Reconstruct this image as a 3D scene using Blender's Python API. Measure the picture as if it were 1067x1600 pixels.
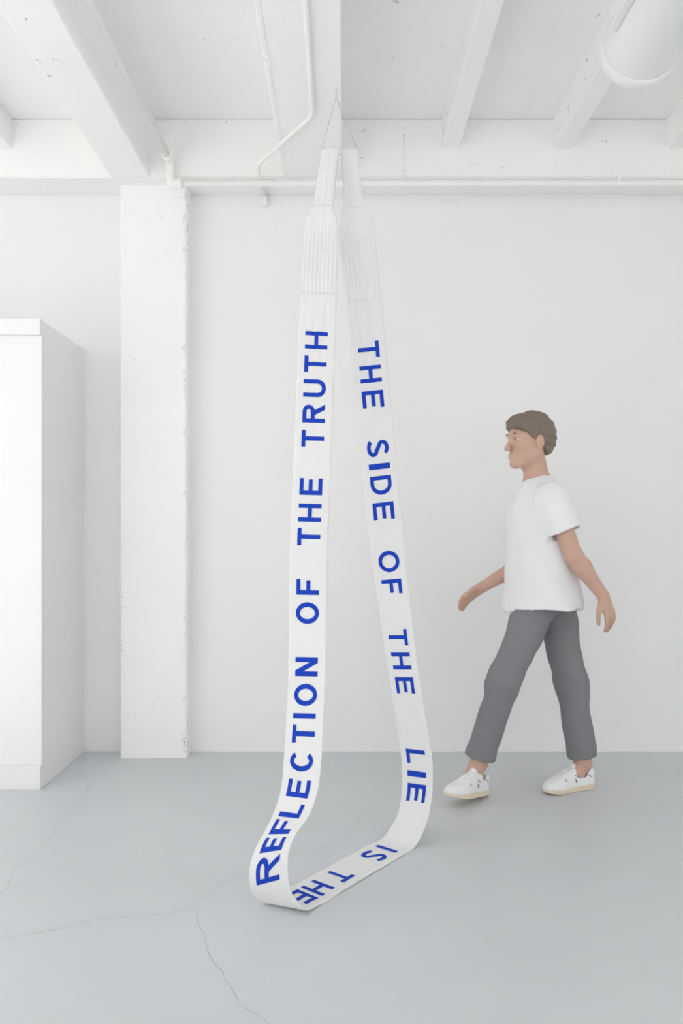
import bpy, bmesh, math, random
import numpy as np
from mathutils import Vector, Matrix

random.seed(7)
RNG = np.random.default_rng(11)
scene = bpy.context.scene
COL = scene.collection
for o in list(bpy.data.objects):
    bpy.data.objects.remove(o)

# ------------------------------------------------------------------ camera
F, CX, CY, EYE = 1245.0, 535.0, 825.0, 1.2          # focal length and vanishing point in pixels of the 1067 x 1600 frame; eye height in metres
cam = bpy.data.cameras.new('camera')
cam.sensor_fit = 'HORIZONTAL'
cam.sensor_width = 36.0
cam.lens = F / 1067.0 * 36.0
cam.shift_x = -(CX - 533.5) / 1067.0
cam.shift_y = (CY - 800.0) / 1067.0
cam.clip_start = 0.05
cam_ob = bpy.data.objects.new('camera', cam)
COL.objects.link(cam_ob)
cam_ob.location = (0, 0, EYE)
cam_ob.rotation_euler = (math.pi / 2, 0, 0)
scene.camera = cam_ob

# ------------------------------------------------------------------ daylight
world = bpy.data.worlds.new('overcast_sky')
scene.world = world
world.use_nodes = True
wn = world.node_tree
wn.nodes['Background'].inputs['Color'].default_value = (1.0, 0.988, 0.975, 1)
wn.nodes['Background'].inputs['Strength'].default_value = 1.85
bounce_sun = bpy.data.lights.new('bounce_sun', 'SUN')       # added for ceiling bounce; falls through the left-hand windows on to the floor
bounce_sun.energy = 13.0
bounce_sun.angle = 0.02
bounce_sun.color = (1.0, 0.97, 0.93)
sun_ob = bpy.data.objects.new('bounce_sun', bounce_sun)
COL.objects.link(sun_ob)
sun_ob.rotation_euler = Vector((0.50, 0.12, -0.86)).to_track_quat('-Z', 'Y').to_euler()
vs = scene.view_settings
vs.view_transform = 'Standard'
vs.look = 'None'
vs.gamma = 1.0
vs.use_curve_mapping = False
vs.exposure = 0.07
cy = scene.cycles
cy.max_bounces = 14
cy.diffuse_bounces = 10
cy.glossy_bounces = 4
cy.use_denoising = True
cy.caustics_reflective = False
cy.caustics_refractive = False

# room extents (metres; the camera stands at the origin looking along +y)
XL, XR, YB, YW = -3.4, 4.0, -4.2, 4.28
ZC = 3.288            # ceiling slab
ZJ = 3.135            # underside of the joists
ZB = 2.99             # underside of the beams and of the header
YH = 4.067            # front of the header
WIN_LEFT = [(-3.7, -1.7), (-1.3, 0.7), (1.1, 2.8)]
FILL_WIN_RIGHT = [(-3.7, -1.7), (-1.3, 0.7), (1.1, 2.0)]  # unseen openings, added to brighten the right side of the room
FILL_WIN_BACK = [(-3.1, -1.1), (-0.8, 1.2), (1.5, 3.5)]  # unseen openings behind the camera, added as frontal fill light
ZS, ZT = 0.55, 3.1   # sill and head of the windows

def portal(name, loc, rot, sx, sy):
    L = bpy.data.lights.new(name, 'AREA')
    L.shape = 'RECTANGLE'
    L.size, L.size_y = sx, sy
    L.cycles.is_portal = True
    o = bpy.data.objects.new(name, L)
    COL.objects.link(o)
    o.location, o.rotation_euler = loc, rot

for a, b in WIN_LEFT:
    portal('daylight_portal', (XL - 0.10, (a + b) / 2, (ZS + ZT) / 2), (0, -math.pi / 2, 0), ZT - ZS, b - a)
for a, b in FILL_WIN_RIGHT:
    portal('daylight_portal', (XR + 0.10, (a + b) / 2, (ZS + ZT) / 2), (0, math.pi / 2, 0), ZT - ZS, b - a)
for a, b in FILL_WIN_BACK:
    portal('daylight_portal', ((a + b) / 2, YB - 0.10, (ZS + ZT) / 2), (math.pi / 2, 0, 0), b - a, ZT - ZS)

# ------------------------------------------------------------------ materials
def srgb(r, g, b):
    f = lambda c: (c / 255 / 12.92) if c / 255 <= 0.04045 else ((c / 255 + 0.055) / 1.055) ** 2.4
    return (f(r), f(g), f(b), 1)

def mat(name, color, rough=0.6, bump=None, speck=None, mottled=0.0, spec=0.5):
    """procedural: base colour with soft mottling, optional dark specks and noise relief"""
    m = bpy.data.materials.new(name)
    m.use_nodes = True
    nt = m.node_tree
    N, Lk = nt.nodes, nt.links
    p = N['Principled BSDF']
    p.inputs['Base Color'].default_value = color
    p.inputs['Roughness'].default_value = rough
    p.inputs['Specular IOR Level'].default_value = spec
    tc = N.new('ShaderNodeTexCoord')
    out = None
    if mottled:
        n = N.new('ShaderNodeTexNoise')
        n.inputs['Scale'].default_value = 1.7
        n.inputs['Detail'].default_value = 5
        Lk.new(tc.outputs['Object'], n.inputs['Vector'])
        r = N.new('ShaderNodeMapRange')
        r.inputs['From Min'].default_value, r.inputs['From Max'].default_value = 0.3, 0.7
        r.inputs['To Min'].default_value, r.inputs['To Max'].default_value = 1 - mottled, 1.0
        Lk.new(n.outputs['Fac'], r.inputs['Value'])
        mx = N.new('ShaderNodeMix')
        mx.data_type, mx.blend_type = 'RGBA', 'MULTIPLY'
        mx.inputs['Factor'].default_value = 1
        mx.inputs['A'].default_value = color
        Lk.new(r.outputs['Result'], mx.inputs['B'])
        out = mx.outputs['Result']
    if speck:
        sc, thr, col = speck
        n = N.new('ShaderNodeTexNoise')
        n.inputs['Scale'].default_value = sc
        n.inputs['Detail'].default_value = 3
        Lk.new(tc.outputs['Object'], n.inputs['Vector'])
        r = N.new('ShaderNodeMapRange')
        r.inputs['From Min'].default_value, r.inputs['From Max'].default_value = thr, thr + 0.03
        Lk.new(n.outputs['Fac'], r.inputs['Value'])
        mx = N.new('ShaderNodeMix')
        mx.data_type = 'RGBA'
        Lk.new(r.outputs['Result'], mx.inputs['Factor'])
        if out:
            Lk.new(out, mx.inputs['A'])
        else:
            mx.inputs['A'].default_value = color
        mx.inputs['B'].default_value = col
        out = mx.outputs['Result']
    if out:
        Lk.new(out, p.inputs['Base Color'])
    if bump:
        prev = None
        for sc, st, dist in bump:
            n = N.new('ShaderNodeTexNoise')
            n.inputs['Scale'].default_value = sc
            n.inputs['Detail'].default_value = 4
            Lk.new(tc.outputs['Object'], n.inputs['Vector'])
            b = N.new('ShaderNodeBump')
            b.inputs['Strength'].default_value = st
            b.inputs['Distance'].default_value = dist
            Lk.new(n.outputs['Fac'], b.inputs['Height'])
            if prev:
                Lk.new(prev, b.inputs['Normal'])
            prev = b.outputs['Normal']
        Lk.new(prev, p.inputs['Normal'])
    return m

WHITE = srgb(246, 246, 245)
M = {}
M['wall'] = mat('white_wall_paint', WHITE, 0.55, [(2.2, 0.25, 0.01), (45, 0.12, 0.002)], None, 0.02, 0.3)
M['backwall'] = mat('off_white_wall_paint', srgb(240, 240, 240), 0.55, [(2.2, 0.25, 0.01), (45, 0.12, 0.002)], None, 0.02, 0.3)
M['concrete'] = mat('white_painted_concrete', srgb(247, 247, 246), 0.6, [(5, 0.35, 0.01), (60, 0.3, 0.003)], (16, 0.735, srgb(205, 203, 199)), 0.025, 0.3)
M['column'] = mat('white_painted_column', srgb(247, 247, 246), 0.55, [(6, 0.3, 0.008), (55, 0.25, 0.003)], (19, 0.74, srgb(212, 210, 205)), 0.02, 0.3)
M['joist'] = mat('white_painted_timber', srgb(246, 246, 246), 0.55, [(9, 0.2, 0.004)], None, 0.02, 0.3)
M['pipe'] = mat('white_painted_pipe', srgb(243, 243, 241), 0.4, [(30, 0.15, 0.002)], None, 0.0, 0.4)
M['duct'] = mat('white_sheet_metal', srgb(238, 238, 238), 0.35, None, None, 0.0, 0.4)
M['panel'] = mat('white_lacquered_board', srgb(235, 235, 236), 0.4, None, None, 0.0, 0.4)
M['floor'] = mat('grey_floor_paint', srgb(208, 211, 214), 0.42, [(3, 0.2, 0.004), (90, 0.08, 0.001)], (23, 0.76, srgb(160, 162, 164)), 0.05, 0.4)
M['crack'] = mat('floor_crack', srgb(180, 182, 183), 0.9)
M['chip'] = mat('bare_chipped_plaster', srgb(176, 172, 166), 0.95, [(80, 0.4, 0.003)])
M['frame'] = mat('white_window_frame', srgb(235, 235, 235), 0.4)
M['wire'] = mat('steel_wire', srgb(190, 190, 190), 0.4)
M['blue'] = mat('blue_knit_yarn', srgb(26, 66, 184), 0.8, [(900, 0.3, 0.0006)], None, 0.0, 0.2)
M['skin'] = mat('skin', srgb(206, 168, 150), 0.5, [(220, 0.08, 0.001)], None, 0.04, 0.35)
M['hair'] = mat('brown_hair', srgb(128, 112, 100), 0.6, [(130, 0.5, 0.004)])
M['shirt'] = mat('white_cotton', srgb(236, 237, 239), 0.85, [(14, 0.3, 0.01), (300, 0.15, 0.001)], None, 0.0, 0.15)
M['trousers'] = mat('grey_twill', srgb(134, 134, 138), 0.85, [(12, 0.35, 0.012), (260, 0.2, 0.001)], None, 0.06, 0.15)
M['leather'] = mat('white_leather', srgb(238, 238, 240), 0.45, [(70, 0.15, 0.002)])
M['sole'] = mat('cream_rubber', srgb(226, 212, 190), 0.6)
M['mark'] = mat('dark_print', srgb(96, 92, 104), 0.6)
M['redmark'] = mat('red_print', srgb(176, 116, 110), 0.6)
M['eyewhite'] = mat('eye_white', srgb(205, 200, 196), 0.3)
M['eye'] = mat('eye', srgb(60, 50, 46), 0.2)
M['lip'] = mat('lip', srgb(176, 122, 110), 0.5)

def knit_material():
    """white knit: fine cross ribs along the strap (u = metres along, v = metres across) as relief only"""
    m = mat('white_knit', srgb(233, 233, 233), 0.9, None, None, 0.0, 0.12)
    nt = m.node_tree
    N, Lk = nt.nodes, nt.links
    uv = N.new('ShaderNodeUVMap')
    prev = None
    for direction, sc, st, dist in (('X', 125.0, 0.35, 0.0016), ('Y', 95.0, 0.22, 0.0012)):
        w = N.new('ShaderNodeTexWave')
        w.wave_type, w.bands_direction = 'BANDS', direction
        w.inputs['Scale'].default_value = sc / 2.0
        w.inputs['Distortion'].default_value = 0.6
        w.inputs['Detail'].default_value = 1
        Lk.new(uv.outputs['UV'], w.inputs['Vector'])
        b = N.new('ShaderNodeBump')
        b.inputs['Strength'].default_value = st
        b.inputs['Distance'].default_value = dist
        Lk.new(w.outputs['Fac'], b.inputs['Height'])
        if prev:
            Lk.new(prev, b.inputs['Normal'])
        prev = b.outputs['Normal']
    Lk.new(prev, N['Principled BSDF'].inputs['Normal'])
    return m
M['knit'] = knit_material()
M['rib'] = mat('white_rib_knit', srgb(233, 233, 233), 0.9, None, None, 0.0, 0.12)

# ------------------------------------------------------------------ mesh helpers
def link(name, me, material, parent=None, smooth=False):
    if material:
        me.materials.append(M[material])
    if smooth:
        me.polygons.foreach_set('use_smooth', [True] * len(me.polygons))
    o = bpy.data.objects.new(name, me)
    COL.objects.link(o)
    if parent:
        o.parent = parent
        o.matrix_parent_inverse = parent.matrix_basis.inverted()
    return o

def pymesh(name, v, f, material, parent=None, smooth=False):
    me = bpy.data.meshes.new(name)
    me.from_pydata([tuple(map(float, p)) for p in v], [], [tuple(map(int, q)) for q in f])
    me.update()
    return link(name, me, material, parent, smooth)

def bm_link(name, bm, material, parent=None, smooth=False):
    bmesh.ops.recalc_face_normals(bm, faces=bm.faces)
    me = bpy.data.meshes.new(name)
    bm.to_mesh(me)
    bm.free()
    return link(name, me, material, parent, smooth)

def add_box(bm, x0, x1, y0, y1, z0, z1, bevel=0.0):
    r = bmesh.ops.create_cube(bm, size=1)
    vs_ = r['verts']
    for v in vs_:
        v.co = ((x0 + x1) / 2 + v.co.x * (x1 - x0), (y0 + y1) / 2 + v.co.y * (y1 - y0), (z0 + z1) / 2 + v.co.z * (z1 - z0))
    if bevel:
        es = list({e for v in vs_ for e in v.link_edges})
        bmesh.ops.bevel(bm, geom=es, offset=bevel, segments=2, affect='EDGES')

def box(name, x0, x1, y0, y1, z0, z1, material, parent=None, bevel=0.0):
    bm = bmesh.new()
    add_box(bm, x0, x1, y0, y1, z0, z1, bevel)
    return bm_link(name, bm, material, parent)

def tag(o, label=None, cat=None, group=None, kind=None):
    if label: o['label'] = label
    if cat: o['category'] = cat
    if group: o['group'] = group
    if kind: o['kind'] = kind
    return o

def empty(name, loc, label, cat, kind=None):
    o = bpy.data.objects.new(name, None)
    COL.objects.link(o)
    o.location = loc
    o.empty_display_size = 0.1
    return tag(o, label, cat, None, kind)

def tube_geo(path, r, seg=14):
    """verts and faces of a capped tube along a polyline (r a number or one per point)"""
    P = np.asarray(path, float)
    n = len(P)
    R = np.full(n, r) if np.isscalar(r) else np.asarray(r, float)
    T = np.gradient(P, axis=0)
    T /= np.linalg.norm(T, axis=1)[:, None] + 1e-12
    up = np.array([0, 0, 1.0]) if abs(T[0][2]) < 0.9 else np.array([1.0, 0, 0])
    A = np.cross(T[0], up); A /= np.linalg.norm(A)
    V, Fc = [], []
    for i in range(n):
        A = A - T[i] * A.dot(T[i]); A /= np.linalg.norm(A)
        B = np.cross(T[i], A)
        for k in range(seg):
            a = 2 * math.pi * k / seg
            V.append(P[i] + R[i] * (math.cos(a) * A + math.sin(a) * B))
    for i in range(n - 1):
        for k in range(seg):
            Fc.append((i * seg + k, i * seg + (k + 1) % seg, (i + 1) * seg + (k + 1) % seg, (i + 1) * seg + k))
    Fc.append(tuple(range(seg - 1, -1, -1)))
    Fc.append(tuple((n - 1) * seg + k for k in range(seg)))
    return V, Fc

def tube(name, path, r, material, parent=None, seg=14):
    V, Fc = tube_geo(path, r, seg)
    return pymesh(name, V, Fc, material, parent, True)

def fillet(pts, rad, n=7):
    """round the corners of a polyline"""
    pts = [np.asarray(p, float) for p in pts]
    out = [pts[0]]
    for a, b, c in zip(pts, pts[1:], pts[2:]):
        u, v = a - b, c - b
        lu, lv = np.linalg.norm(u), np.linalg.norm(v)
        q = min(rad, lu * 0.45, lv * 0.45)
        p0, p1 = b + u / lu * q, b + v / lv * q
        for t in np.linspace(0, 1, n):
            out.append((1 - t) ** 2 * p0 + 2 * t * (1 - t) * b + t * t * p1)
    out.append(pts[-1])
    return out

def rough_prism(name, x0, x1, y0, y1, z0, z1, axis, material, chamfers, step=0.025, amp=0.004, parent=None, deep=()):
    """a concrete member along axis 'y' or 'z' whose arrises wander and are chipped.
    chamfers: chamfer size of the 4 section corners, in order (lo,lo) (hi,lo) (hi,hi) (lo,hi)"""
    if axis == 'y':
        a0, a1, b0, b1, t0, t1 = x0, x1, z0, z1, y0, y1
    else:
        a0, a1, b0, b1, t0, t1 = x0, x1, y0, y1, z0, z1
    n = max(2, int((t1 - t0) / step))
    ts = np.linspace(t0, t1, n + 1)
    V, Fc = [], []
    cn = [(a0, b0, 1, 1), (a1, b0, -1, 1), (a1, b1, -1, -1), (a0, b1, 1, -1)]
    walk = []
    for k in range(4):
        w = np.convolve(RNG.normal(0, 1, n + 9), np.ones(5) / 5, 'same')[4:4 + n + 1] + 0.5 * RNG.normal(0, 1, n + 1)
        ch = chamfers[k] + (amp * np.abs(w) if chamfers[k] else 0 * w)
        if k in deep and chamfers[k]:
            for _ in range(max(3, int((t1 - t0) * 6))):
                i = RNG.integers(0, n)
                ch[i:i + RNG.integers(1, 4)] += RNG.uniform(0.004, 0.014)
        walk.append(ch)
    for i, t in enumerate(ts):
        for k, (a, b, sa, sb) in enumerate(cn):
            c = max(walk[k][i], 1e-4)
            pts = [(a, b + sb * c), (a + sa * c, b)] if k in (0, 2) else [(a + sa * c, b), (a, b + sb * c)]
            for p in pts:
                V.append((p[0], t, p[1]) if axis == 'y' else (p[0], p[1], t))
    for i in range(n):
        for k in range(8):
            Fc.append((i * 8 + k, i * 8 + (k + 1) % 8, (i + 1) * 8 + (k + 1) % 8, (i + 1) * 8 + k))
    Fc.append(tuple(range(7, -1, -1)))
    Fc.append(tuple(n * 8 + k for k in range(8)))
    o = pymesh(name, V, Fc, material, parent)
    bm = bmesh.new(); bm.from_mesh(o.data)
    bmesh.ops.recalc_face_normals(bm, faces=bm.faces)
    bm.to_mesh(o.data); bm.free()
    return o

def at(px, py, d):
    """the point at depth d (metres from the lens plane) seen at pixel px, py"""
    return np.array([(px - CX) / F * d, d, EYE + (CY - py) / F * d])

def on_floor(px, py, z=0.0):
    return at(px, py, F * (EYE - z) / (py - CY))

# ------------------------------------------------------------------ the room shell
S = lambda o: tag(o, kind='structure')
floor = S(box('floor', XL - 0.3, XR + 0.3, YB - 0.3, YW + 0.3, -0.2, 0, 'floor'))
ceiling = S(box('ceiling', XL - 0.3, XR + 0.3, YB - 0.3, YW + 0.3, ZC, ZC + 0.2, 'concrete'))
wall_back = S(box('wall_back', XL - 0.3, XR + 0.3, YW, YW + 0.3, 0, ZC, 'backwall'))

def pierced_wall(name, along, wins, fixed0, fixed1, lo, hi):
    bm = bmesh.new()
    def b(a0, a1, z0, z1):
        if a1 - a0 < 1e-4: return
        if along == 'y': add_box(bm, fixed0, fixed1, a0, a1, z0, z1)
        else: add_box(bm, a0, a1, fixed0, fixed1, z0, z1)
    cur = lo
    for a0, a1 in wins:
        b(cur, a0, 0, ZC)
        b(a0, a1, 0, ZS)
        b(a0, a1, ZT, ZC)
        cur = a1
    b(cur, hi, 0, ZC)
    return S(bm_link(name, bm, 'wall'))
pierced_wall('wall_left', 'y', WIN_LEFT, XL - 0.3, XL, YB, YW)
pierced_wall('wall_right', 'y', FILL_WIN_RIGHT, XR, XR + 0.3, YB, YW)
pierced_wall('wall_front', 'x', FILL_WIN_BACK, YB - 0.3, YB, XL - 0.3, XR + 0.3)

def window(n, along, a0, a1, f0, f1):
    bm = bmesh.new()
    def b(u0, u1, z0, z1):
        if along == 'y': add_box(bm, f0, f1, u0, u1, z0, z1)
        else: add_box(bm, u0, u1, f0, f1, z0, z1)
    t = 0.05
    b(a0, a1, ZS, ZS + t); b(a0, a1, ZT - t, ZT); b(a0, a0 + t, ZS + t, ZT - t); b(a1 - t, a1, ZS + t, ZT - t)
    m = (a0 + a1) / 2
    b(m - 0.02, m + 0.02, ZS + t, ZT - t)
    b(a0 + t, m - 0.02, 2.2, 2.24); b(m + 0.02, a1 - t, 2.2, 2.24)
    return S(bm_link('window_%d' % n, bm, 'frame'))
k = 1
for a, b_ in WIN_LEFT:
    window(k, 'y', a, b_, XL - 0.22, XL - 0.16); k += 1
for a, b_ in FILL_WIN_RIGHT:
    window(k, 'y', a, b_, XR + 0.16, XR + 0.22); k += 1  # frames of the added right-hand fill openings
for a, b_ in FILL_WIN_BACK:
    window(k, 'x', a, b_, YB - 0.22, YB - 0.16); k += 1  # frames of the added fill openings behind the camera

# header, beams, joists, column
header = S(box('header_beam', XL, XR, YH, YW, ZB, ZC, 'concrete', None, 0.006))
beam_l = S(rough_prism('ceiling_beam', -1.182, -0.984, YB, YH, ZB, ZC, 'y', 'concrete', (0.004, 0.004, 0, 0), 0.03, 0.0025))
beam_c = S(rough_prism('ceiling_beam', -0.302, -0.004, YB, YH, ZB, ZC, 'y', 'concrete', (0.004, 0.004, 0, 0), 0.03, 0.002))
for i, (a, b_) in enumerate([(-1.775, -1.686), (0.507, 0.595), (1.080, 1.170), (1.652, 1.742), (2.224, 2.314), (2.796, 2.886), (-2.35, -2.26), (-2.92, -2.83)]):
    S(rough_prism('ceiling_joist', a, b_, YB, YH, ZJ, ZC, 'y', 'joist', (0.003, 0.003, 0, 0), 0.04, 0.0012))
column = S(rough_prism('column', -1.160, -0.813, 4.16, YW, 0, ZB, 'z', 'column', (0.004, 0.006, 0, 0), 0.012, 0.003, None, (1,)))
# flat cable cover along the edge of the middle beam
cover = S(box('trim_1', -0.296, -0.281, YB, YH, ZB - 0.0025, ZB + 0.002, 'joist'))
box('clip', -0.299, -0.278, 3.02, 3.045, ZB - 0.008, ZB, 'joist', cover)
# thin rail of caulk where wall and floor meet
S(box('baseboard_back', -0.81, XR, YW - 0.006, YW + 0.001, 0, 0.012, 'backwall'))

# ------------------------------------------------------------------ cracks in the floor
def crack(pts, w=0.0022):
    P = []
    for (a, b_) in zip(pts, pts[1:]):
        a, b_ = on_floor(*a), on_floor(*b_)
        n = max(2, int(np.linalg.norm(b_ - a) / 0.02))
        for t in np.linspace(0, 1, n, endpoint=False):
            P.append(a + (b_ - a) * t)
    P.append(on_floor(*pts[-1]))
    P = np.array(P)
    P[:, :2] += np.cumsum(RNG.normal(0, 0.0011, (len(P), 2)), axis=0) * 0.6 + RNG.normal(0, 0.0022, (len(P), 2))
    V, Fc = [], []
    for i, p in enumerate(P):
        T = P[min(i + 1, len(P) - 1)] - P[max(i - 1, 0)]
        T /= np.linalg.norm(T)
        Nn = np.array([-T[1], T[0], 0])
        ww = w * RNG.uniform(0.35, 1.25)
        V += [p + Nn * ww / 2 + (0, 0, 0.0004), p - Nn * ww / 2 + (0, 0, 0.0004)]
    for i in range(len(P) - 1):
        Fc.append((2 * i, 2 * i + 1, 2 * i + 3, 2 * i + 2))
    return pymesh('crack', V, Fc, 'crack', floor)
crack([(146, 1209), (135, 1240), (120, 1257), (102, 1275), (85, 1295), (72, 1315), (62, 1332), (45, 1342), (22, 1355), (15, 1370), (9, 1387), (-4, 1397)])
crack([(-4, 1467), (40, 1460), (85, 1452), (145, 1437), (200, 1430), (260, 1426), (288, 1422), (310, 1405), (330, 1392), (350, 1377), (380, 1365), (420, 1350), (456, 1336), (475, 1329), (505, 1324), (529, 1315), (552, 1295), (562, 1278), (576, 1266), (596, 1255), (613, 1248)])
crack([(290, 1421), (305, 1424), (308, 1435), (320, 1460), (325, 1480), (335, 1500), (352, 1525), (365, 1545), (372, 1572), (387, 1575), (410, 1590), (428, 1604)], 0.0026)

# ------------------------------------------------------------------ paint chips (too small to count: one part on each member)
def chips(parent, centres, normal, size=(0.004, 0.012), stretch=(1, 1)):
    """irregular flakes lying on a plane; centres are world points on the plane"""
    nrm = Vector(normal).normalized()
    u = nrm.orthogonal().normalized()
    if abs(nrm.z) > 0.9: u = Vector((1, 0, 0))
    v = nrm.cross(u)
    V, Fc = [], []
    for c in centres:
        r = random.uniform(*size)
        n = random.randint(5, 8)
        i0 = len(V)
        ph = random.uniform(0, 6.28)
        for j in range(n):
            a = ph + 2 * math.pi * j / n
            q = r * random.uniform(0.4, 1.2)
            V.append(Vector(c) + nrm * 0.0006 + u * (q * math.cos(a) * stretch[0]) + v * (q * math.sin(a) * stretch[1]))
        Fc.append(tuple(range(i0, i0 + n)))
    o = pymesh('paint_chips', V, Fc, 'chip', parent)
    o['kind'] = 'stuff'
    return o
def jitter(p, n, s):
    return [(p[0] + random.gauss(0, s[0]), p[1] + random.gauss(0, s[1]), p[2] + random.gauss(0, s[2])) for _ in range(n)]
# header face
hd = []
for (px, py, n, s) in [(566, 205, 5, 0.012), (568, 247, 4, 0.012), (545, 187, 3, 0.015), (668, 258, 2, 0.02), (735, 255, 3, 0.03), (785, 265, 2, 0.03), (945, 220, 5, 0.012), (634, 205, 3, 0.02), (440, 190, 4, 0.05), (293, 190, 7, 0.02), (340, 192, 5, 0.05), (316, 245, 2, 0.01), (55, 237, 2, 0.01), (42, 253, 2, 0.01), (25, 195, 4, 0.02), (870, 262, 2, 0.04)]:
    hd += jitter(at(px, py, YH), n, (s, 0, s * 0.5))
chips(header, [(x, YH, z) for x, y, z in hd if ZB + 0.02 < z < ZC - 0.01], (0, -1, 0), (0.001, 0.0042))
cl = []
for (px, py, n, s) in [(310, 62, 5, 0.02), (214, 68, 3, 0.01), (200, 74, 3, 0.008), (373, 58, 2, 0.01), (300, 105, 6, 0.03), (270, 150, 2, 0.01), (618, 89, 2, 0.01), (775, 116, 2, 0.01), (212, 110, 2, 0.01)]:
    d = F * (ZC - EYE) / (CY - py)
    cl += jitter(at(px, py, d), n, (s, s * 2, 0))
chips(ceiling, [(x, y, ZC) for x, y, z in cl], (0, 0, -1), (0.001, 0.004))
bl = []
for (px, py, n, s) in [(41, 30, 4, 0.006), (94, 96, 6, 0.01), (109, 122, 5, 0.007), (60, 95, 3, 0.004)]:
    d = F * (ZB - EYE) / (CY - py)
    bl += jitter(at(px, py, d), n, (s, s * 1.5, 0))
chips(beam_l, [(x, y, ZB) for x, y, z in bl if -1.17 < x < -0.995], (0, 0, -1), (0.001, 0.0045))
joists = [o for o in bpy.data.objects if o.name.startswith('ceiling_joist')]
for jo, x, ys in ((joists[1], 0.507, [3.30, 3.55, 3.86, 3.97, 2.84]), (joists[2], 1.080, [3.52, 3.80, 3.30, 3.95, 2.9])):
    pts = []
    for y in ys:
        pts += [(x, y + random.gauss(0, 0.03), ZJ + 0.06 + random.gauss(0, 0.028)) for _ in range(3)]
    chips(jo, [p for p in pts if ZJ + 0.01 < p[2] < ZC - 0.01], (-1, 0, 0), (0.002, 0.008), (1, 1.8))
cc = [(-0.813 - abs(random.gauss(0, 0.012)) - 0.006, 4.16, random.choice([random.uniform(0.03, 0.14), random.uniform(0.5, 0.9), random.uniform(2.4, 2.95), random.uniform(0.2, 2.9)])) for _ in range(40)]
cc += [(random.uniform(-1.15, -0.83), 4.16, random.uniform(0.28, 0.42)) for _ in range(12)]
cc += [(random.uniform(-1.15, -0.83), 4.16, random.uniform(0.1, 2.95)) for _ in range(14)]
cc += [(-1.155 + abs(random.gauss(0, 0.012)), 4.16, random.uniform(0.5, 0.95)) for _ in range(12)]
chips(column, cc, (0, -1, 0), (0.0012, 0.004))
cs = [(-0.813, random.uniform(4.17, 4.2), random.choice([random.uniform(0.03, 0.2), random.uniform(0.2, 2.9), random.uniform(2.6, 2.95)])) for _ in range(26)]
chips(column, cs, (1, 0, 0), (0.002, 0.008), (1, 1.6))

# ------------------------------------------------------------------ pipes on the ceiling
def collar(name, p, axis, r, L, parent):
    d = np.array(axis, float)
    d /= np.linalg.norm(d)
    p = np.asarray(p, float)
    return tube(name, [p - d * L / 2, p - d * L / 2 + d * 0.004, p + d * L / 2 - d * 0.004, p + d * L / 2], [r * 0.93, r, r, r * 0.93], 'pipe', parent, 18)
zp, yp = 3.052, 4.035
g = empty('sprinkler_pipe', (-0.87, yp, zp), 'thick white pipe running beside the left beam, turning right along the header', 'pipe')
tube('pipe_run', [(-0.879, YB, zp), (-0.871, yp - 0.06, zp)], 0.0185, 'pipe', g, 16)
tube('elbow', fillet([(-0.871, yp - 0.075, zp), (-0.871, yp, zp), (-0.871, yp, 2.945), (-0.82, yp, 2.945)], 0.035), 0.0235, 'pipe', g, 18)
collar('coupling', (-0.871, yp - 0.075, zp), (0, 1, 0), 0.027, 0.03, g)
collar('coupling', (-0.822, yp, 2.945), (1, 0, 0), 0.026, 0.022, g)
tube('pipe_run', [(-0.83, yp, 2.945), (XR, yp, 2.945)], 0.0150, 'pipe', g, 16)
for x in (1.13, 1.62, 2.6):
    collar('coupling', (x, yp, 2.945), (1, 0, 0), 0.0185, 0.03, g)
for x in (0.05, 1.4, 2.9):
    box('hanger_strap', x - 0.008, x + 0.008, yp - 0.004, yp + 0.004, 2.957, ZB, 'pipe', g)

g = empty('electrical_conduit', (-0.127, 3.434, ZB), 'thin white conduit on the middle beam, bending left down to the wall', 'conduit')
path = fillet([(-0.100, YB, 2.979), (-0.127, 3.434, 2.979), (-0.416, 3.897, 2.976), (-0.418, YW - 0.02, 2.966)], 0.055, 9)
tube('conduit_run', path, 0.0098, 'pipe', g, 14)
bm = bmesh.new()
add_box(bm, -0.440, -0.396, YW - 0.012, YW, 2.935, 2.985, 0.003)
bm_link('wall_bracket', bm, 'pipe', g)
tube('conduit_stub', fillet([(-0.418, YW - 0.05, 2.967), (-0.415, YW - 0.022, 2.955), (-0.410, YW - 0.022, 2.92)], 0.015), 0.0125, 'pipe', g, 12)

g = empty('cable_drop', (0.315, YH, ZB), 'thin white vertical cable pipe on the header above the right strap', 'conduit')
tube('cable_pipe', [(0.315, YH - 0.0025, 3.21), (0.315, YH - 0.0025, 2.955)], 0.0035, 'pipe', g, 10)
box('cable_clip', 0.306, 0.324, YH - 0.012, YH, 3.02, 3.03, 'pipe', g)

# ------------------------------------------------------------------ ventilation duct
ax, az, R_ = 1.090, EYE + 1.763, 0.1445
g = empty('ventilation_duct', (ax, 2.9, az), 'wide round white ventilation duct hanging below the joists', 'duct')
def lathe_y(name, prof, material, parent, seg=72):
    V, Fc = [], []
    for (y, r) in prof:
        for k in range(seg):
            a = 2 * math.pi * k / seg
            V.append((ax + r * math.cos(a), y, az + r * math.sin(a)))
    for i in range(len(prof) - 1):
        for k in range(seg):
            Fc.append((i * seg + k, (i + 1) * seg + k, (i + 1) * seg + (k + 1) % seg, i * seg + (k + 1) % seg))
    o = pymesh(name, V, Fc, material, parent, True)
    return o
lathe_y('duct_body', [(YB, 0.137), (2.42, 0.137), (2.425, 0.1395), (2.435, 0.1395), (2.44, 0.137), (2.91, 0.137)], 'duct', g)
lathe_y('end_collar', [(2.893, 0.1375), (2.893, 0.1445), (2.945, 0.1445), (2.95, 0.142), (2.95, 0.132), (2.944, 0.13), (2.944, 0.0005)], 'duct', g)
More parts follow.
